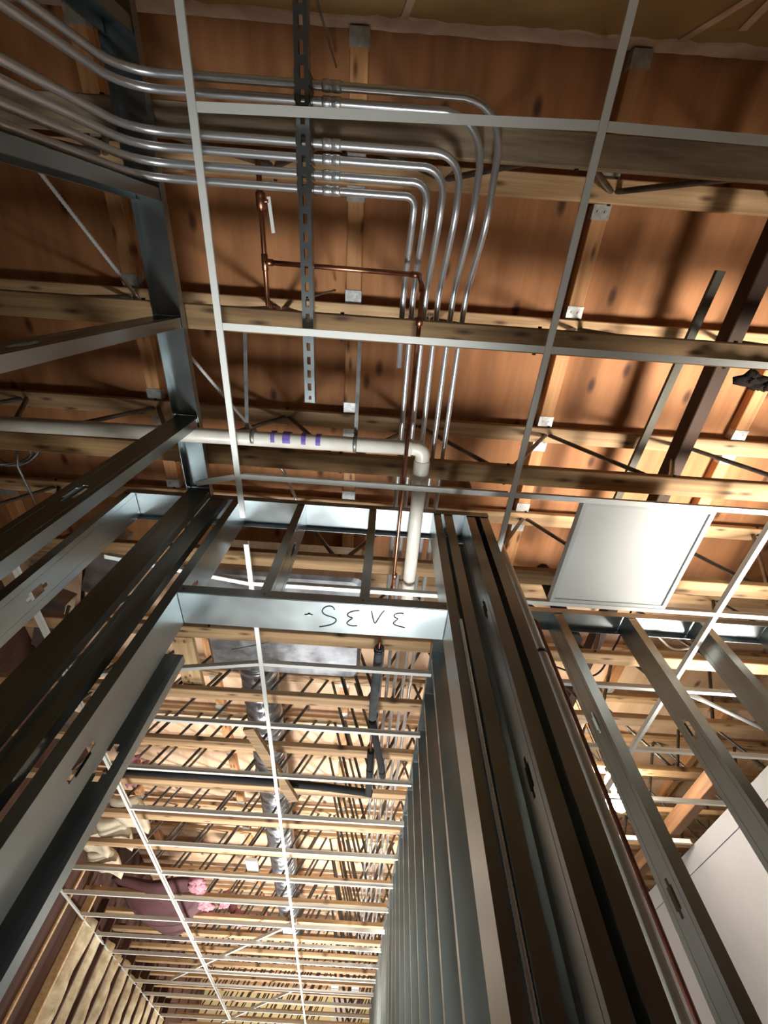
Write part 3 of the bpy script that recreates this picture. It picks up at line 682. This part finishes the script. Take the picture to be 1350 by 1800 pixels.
for i, (x, y, h, s) in enumerate(((-2.02, 3.95, 1.98, .07), (-1.52, 6.6, 1.92, .06), (-1.45, 7.05, 1.92, .05))):
    m = MB()
    for j in range(7): clump(m, (x + rr.uniform(-.05, .05), y + rr.uniform(-.12, .12), h + rr.uniform(-.03, .06)), s * rr.uniform(.7, 1.2), rr, .4, 9, 7)
    tag(m.build('pink_tuft', M['pink'], None, (x, y, h)), ('pink insulation tuft hanging between trusses near the black foam pipe', 'pink insulation tuft hanging right of the maroon batt, larger', 'pink insulation tuft hanging right of the maroon batt, farther and smaller')[i], 'insulation', 'pink tufts')
for i, (x, y) in enumerate(((-2.45, 4.75), (-2.2, 4.35), (-2.75, 4.95), (-2.74, 5.46))):
    m = MB(); m.grid(lambda u, v: (x - .12 + .24 * u + .05 * v, y + .5 * v, 1.93 - .03 * math.sin(3 * u + 4 * v) - .04 * v), 5, 7, .05, (0, 0, 1))
    tag(m.build('white_batt', M['fluff'], None, (x, y, 1.93)), f'off-white insulation scrap over the left corridor trusses, {ORD[i]} from the right', 'insulation', 'off-white insulation scraps')

# ------------------------------------------------------------------ services over the right room
tag(MB().tube([(1.93, 2.11, 1.715), (2.62, 2.44, 1.72)], .014, 12).build('loose_conduit', M['emt'], None, (2.3, 2.3, 1.72)), 'bright steel conduit lying askew above the grid between right studs', 'conduit')
vp = thing('vent_pipe', (1.27, 1.98, 2.2), 'short dark vent pipe between trusses above the right stud wall', 'pipe')
MB().tube([(1.27, 1.94, 1.93), (1.275, 1.90, 2.585)], .05, 14).build('pipe', M['foam'], vp); MB().tube([(1.27, 1.94, 1.90), (1.27, 1.94, 1.96)], .058, 14).build('pipe_collar', M['black'], vp)
tag(MB().tube(fillet([(1.5, 1.75, 1.93), (1.75, 1.85, 2.0), (1.95, 2.0, 1.93), (2.15, 1.9, 1.91), (2.4, 2.1, 1.93)], .08), .007, 6).build('white_cable', M['pvc'], None, (1.9, 1.9, 1.93)), 'white cable looping over a chord behind the right studs', 'cable')
tag(MB().tube(fillet([(1.2, 2.2, 1.93), (1.5, 2.25, 1.86), (1.62, 2.0, 1.99), (1.7, 1.75, 2.1)], .12), .006, 6).build('black_cable', M['black'], None, (1.5, 2.1, 1.93)), 'black cable looping between the right studs under the panel', 'cable')
for i, (x, y, h) in enumerate(((.98, 2.35, 1.905), (1.55, 2.95, 1.905), (2.2, 4.35, 1.905))):
    b_ = MB(); b_.bevbox(x - .05, x + .05, y - .28, y + .40, h - .012, h + .026)
    tag(b_.build('bracing_block', M['lumber_y'], None, (x, y, h)), f'wood bracing block laid across two chords in the right room, {ORD[i]} nearest', 'board', 'bracing blocks')

# ------------------------------------------------------------------ hung work lights
for i, (x, y, h) in enumerate(((1.86, 3.17, 1.72), (1.86, 3.45, 1.70), (1.99, 3.43, 1.70))):
    t = thing('work_light', (x, y, h), ('lit caged work lamp hung behind the right studs, single one in front', 'lit caged work lamp hung behind the right studs, left of the pair', 'lit caged work lamp hung behind the right studs, right of the pair')[i], 'lamp', 'lit work lamps')
    MB().ball((x, y, h), .055, 12, 8).build('bulb', M['bulb'], t)
    MB().tube([(x, y, h + .03), (x, y, h + .10)], .02, 10).build('socket', M['lamp_body'], t)
    MB().tube([(x, y, h + .10), (x, y, 2.588)], .004, 6).build('cord', M['black'], t)
    m = MB()
    for a in range(5):
        g = a * 2 * math.pi / 5; m.tube([(x + .02 * math.cos(g), y + .02 * math.sin(g), h + .04), (x + .068 * math.cos(g), y + .068 * math.sin(g), h), (x + .02 * math.cos(g), y + .02 * math.sin(g), h - .05)], .0025, 5)
    m.build('cage', M['galv_dull'], t)
lamp('work_lamp_glow', 'POINT', (1.92, 3.3, 1.80), 44, (1.0, 0.9, 0.75), 0.06)
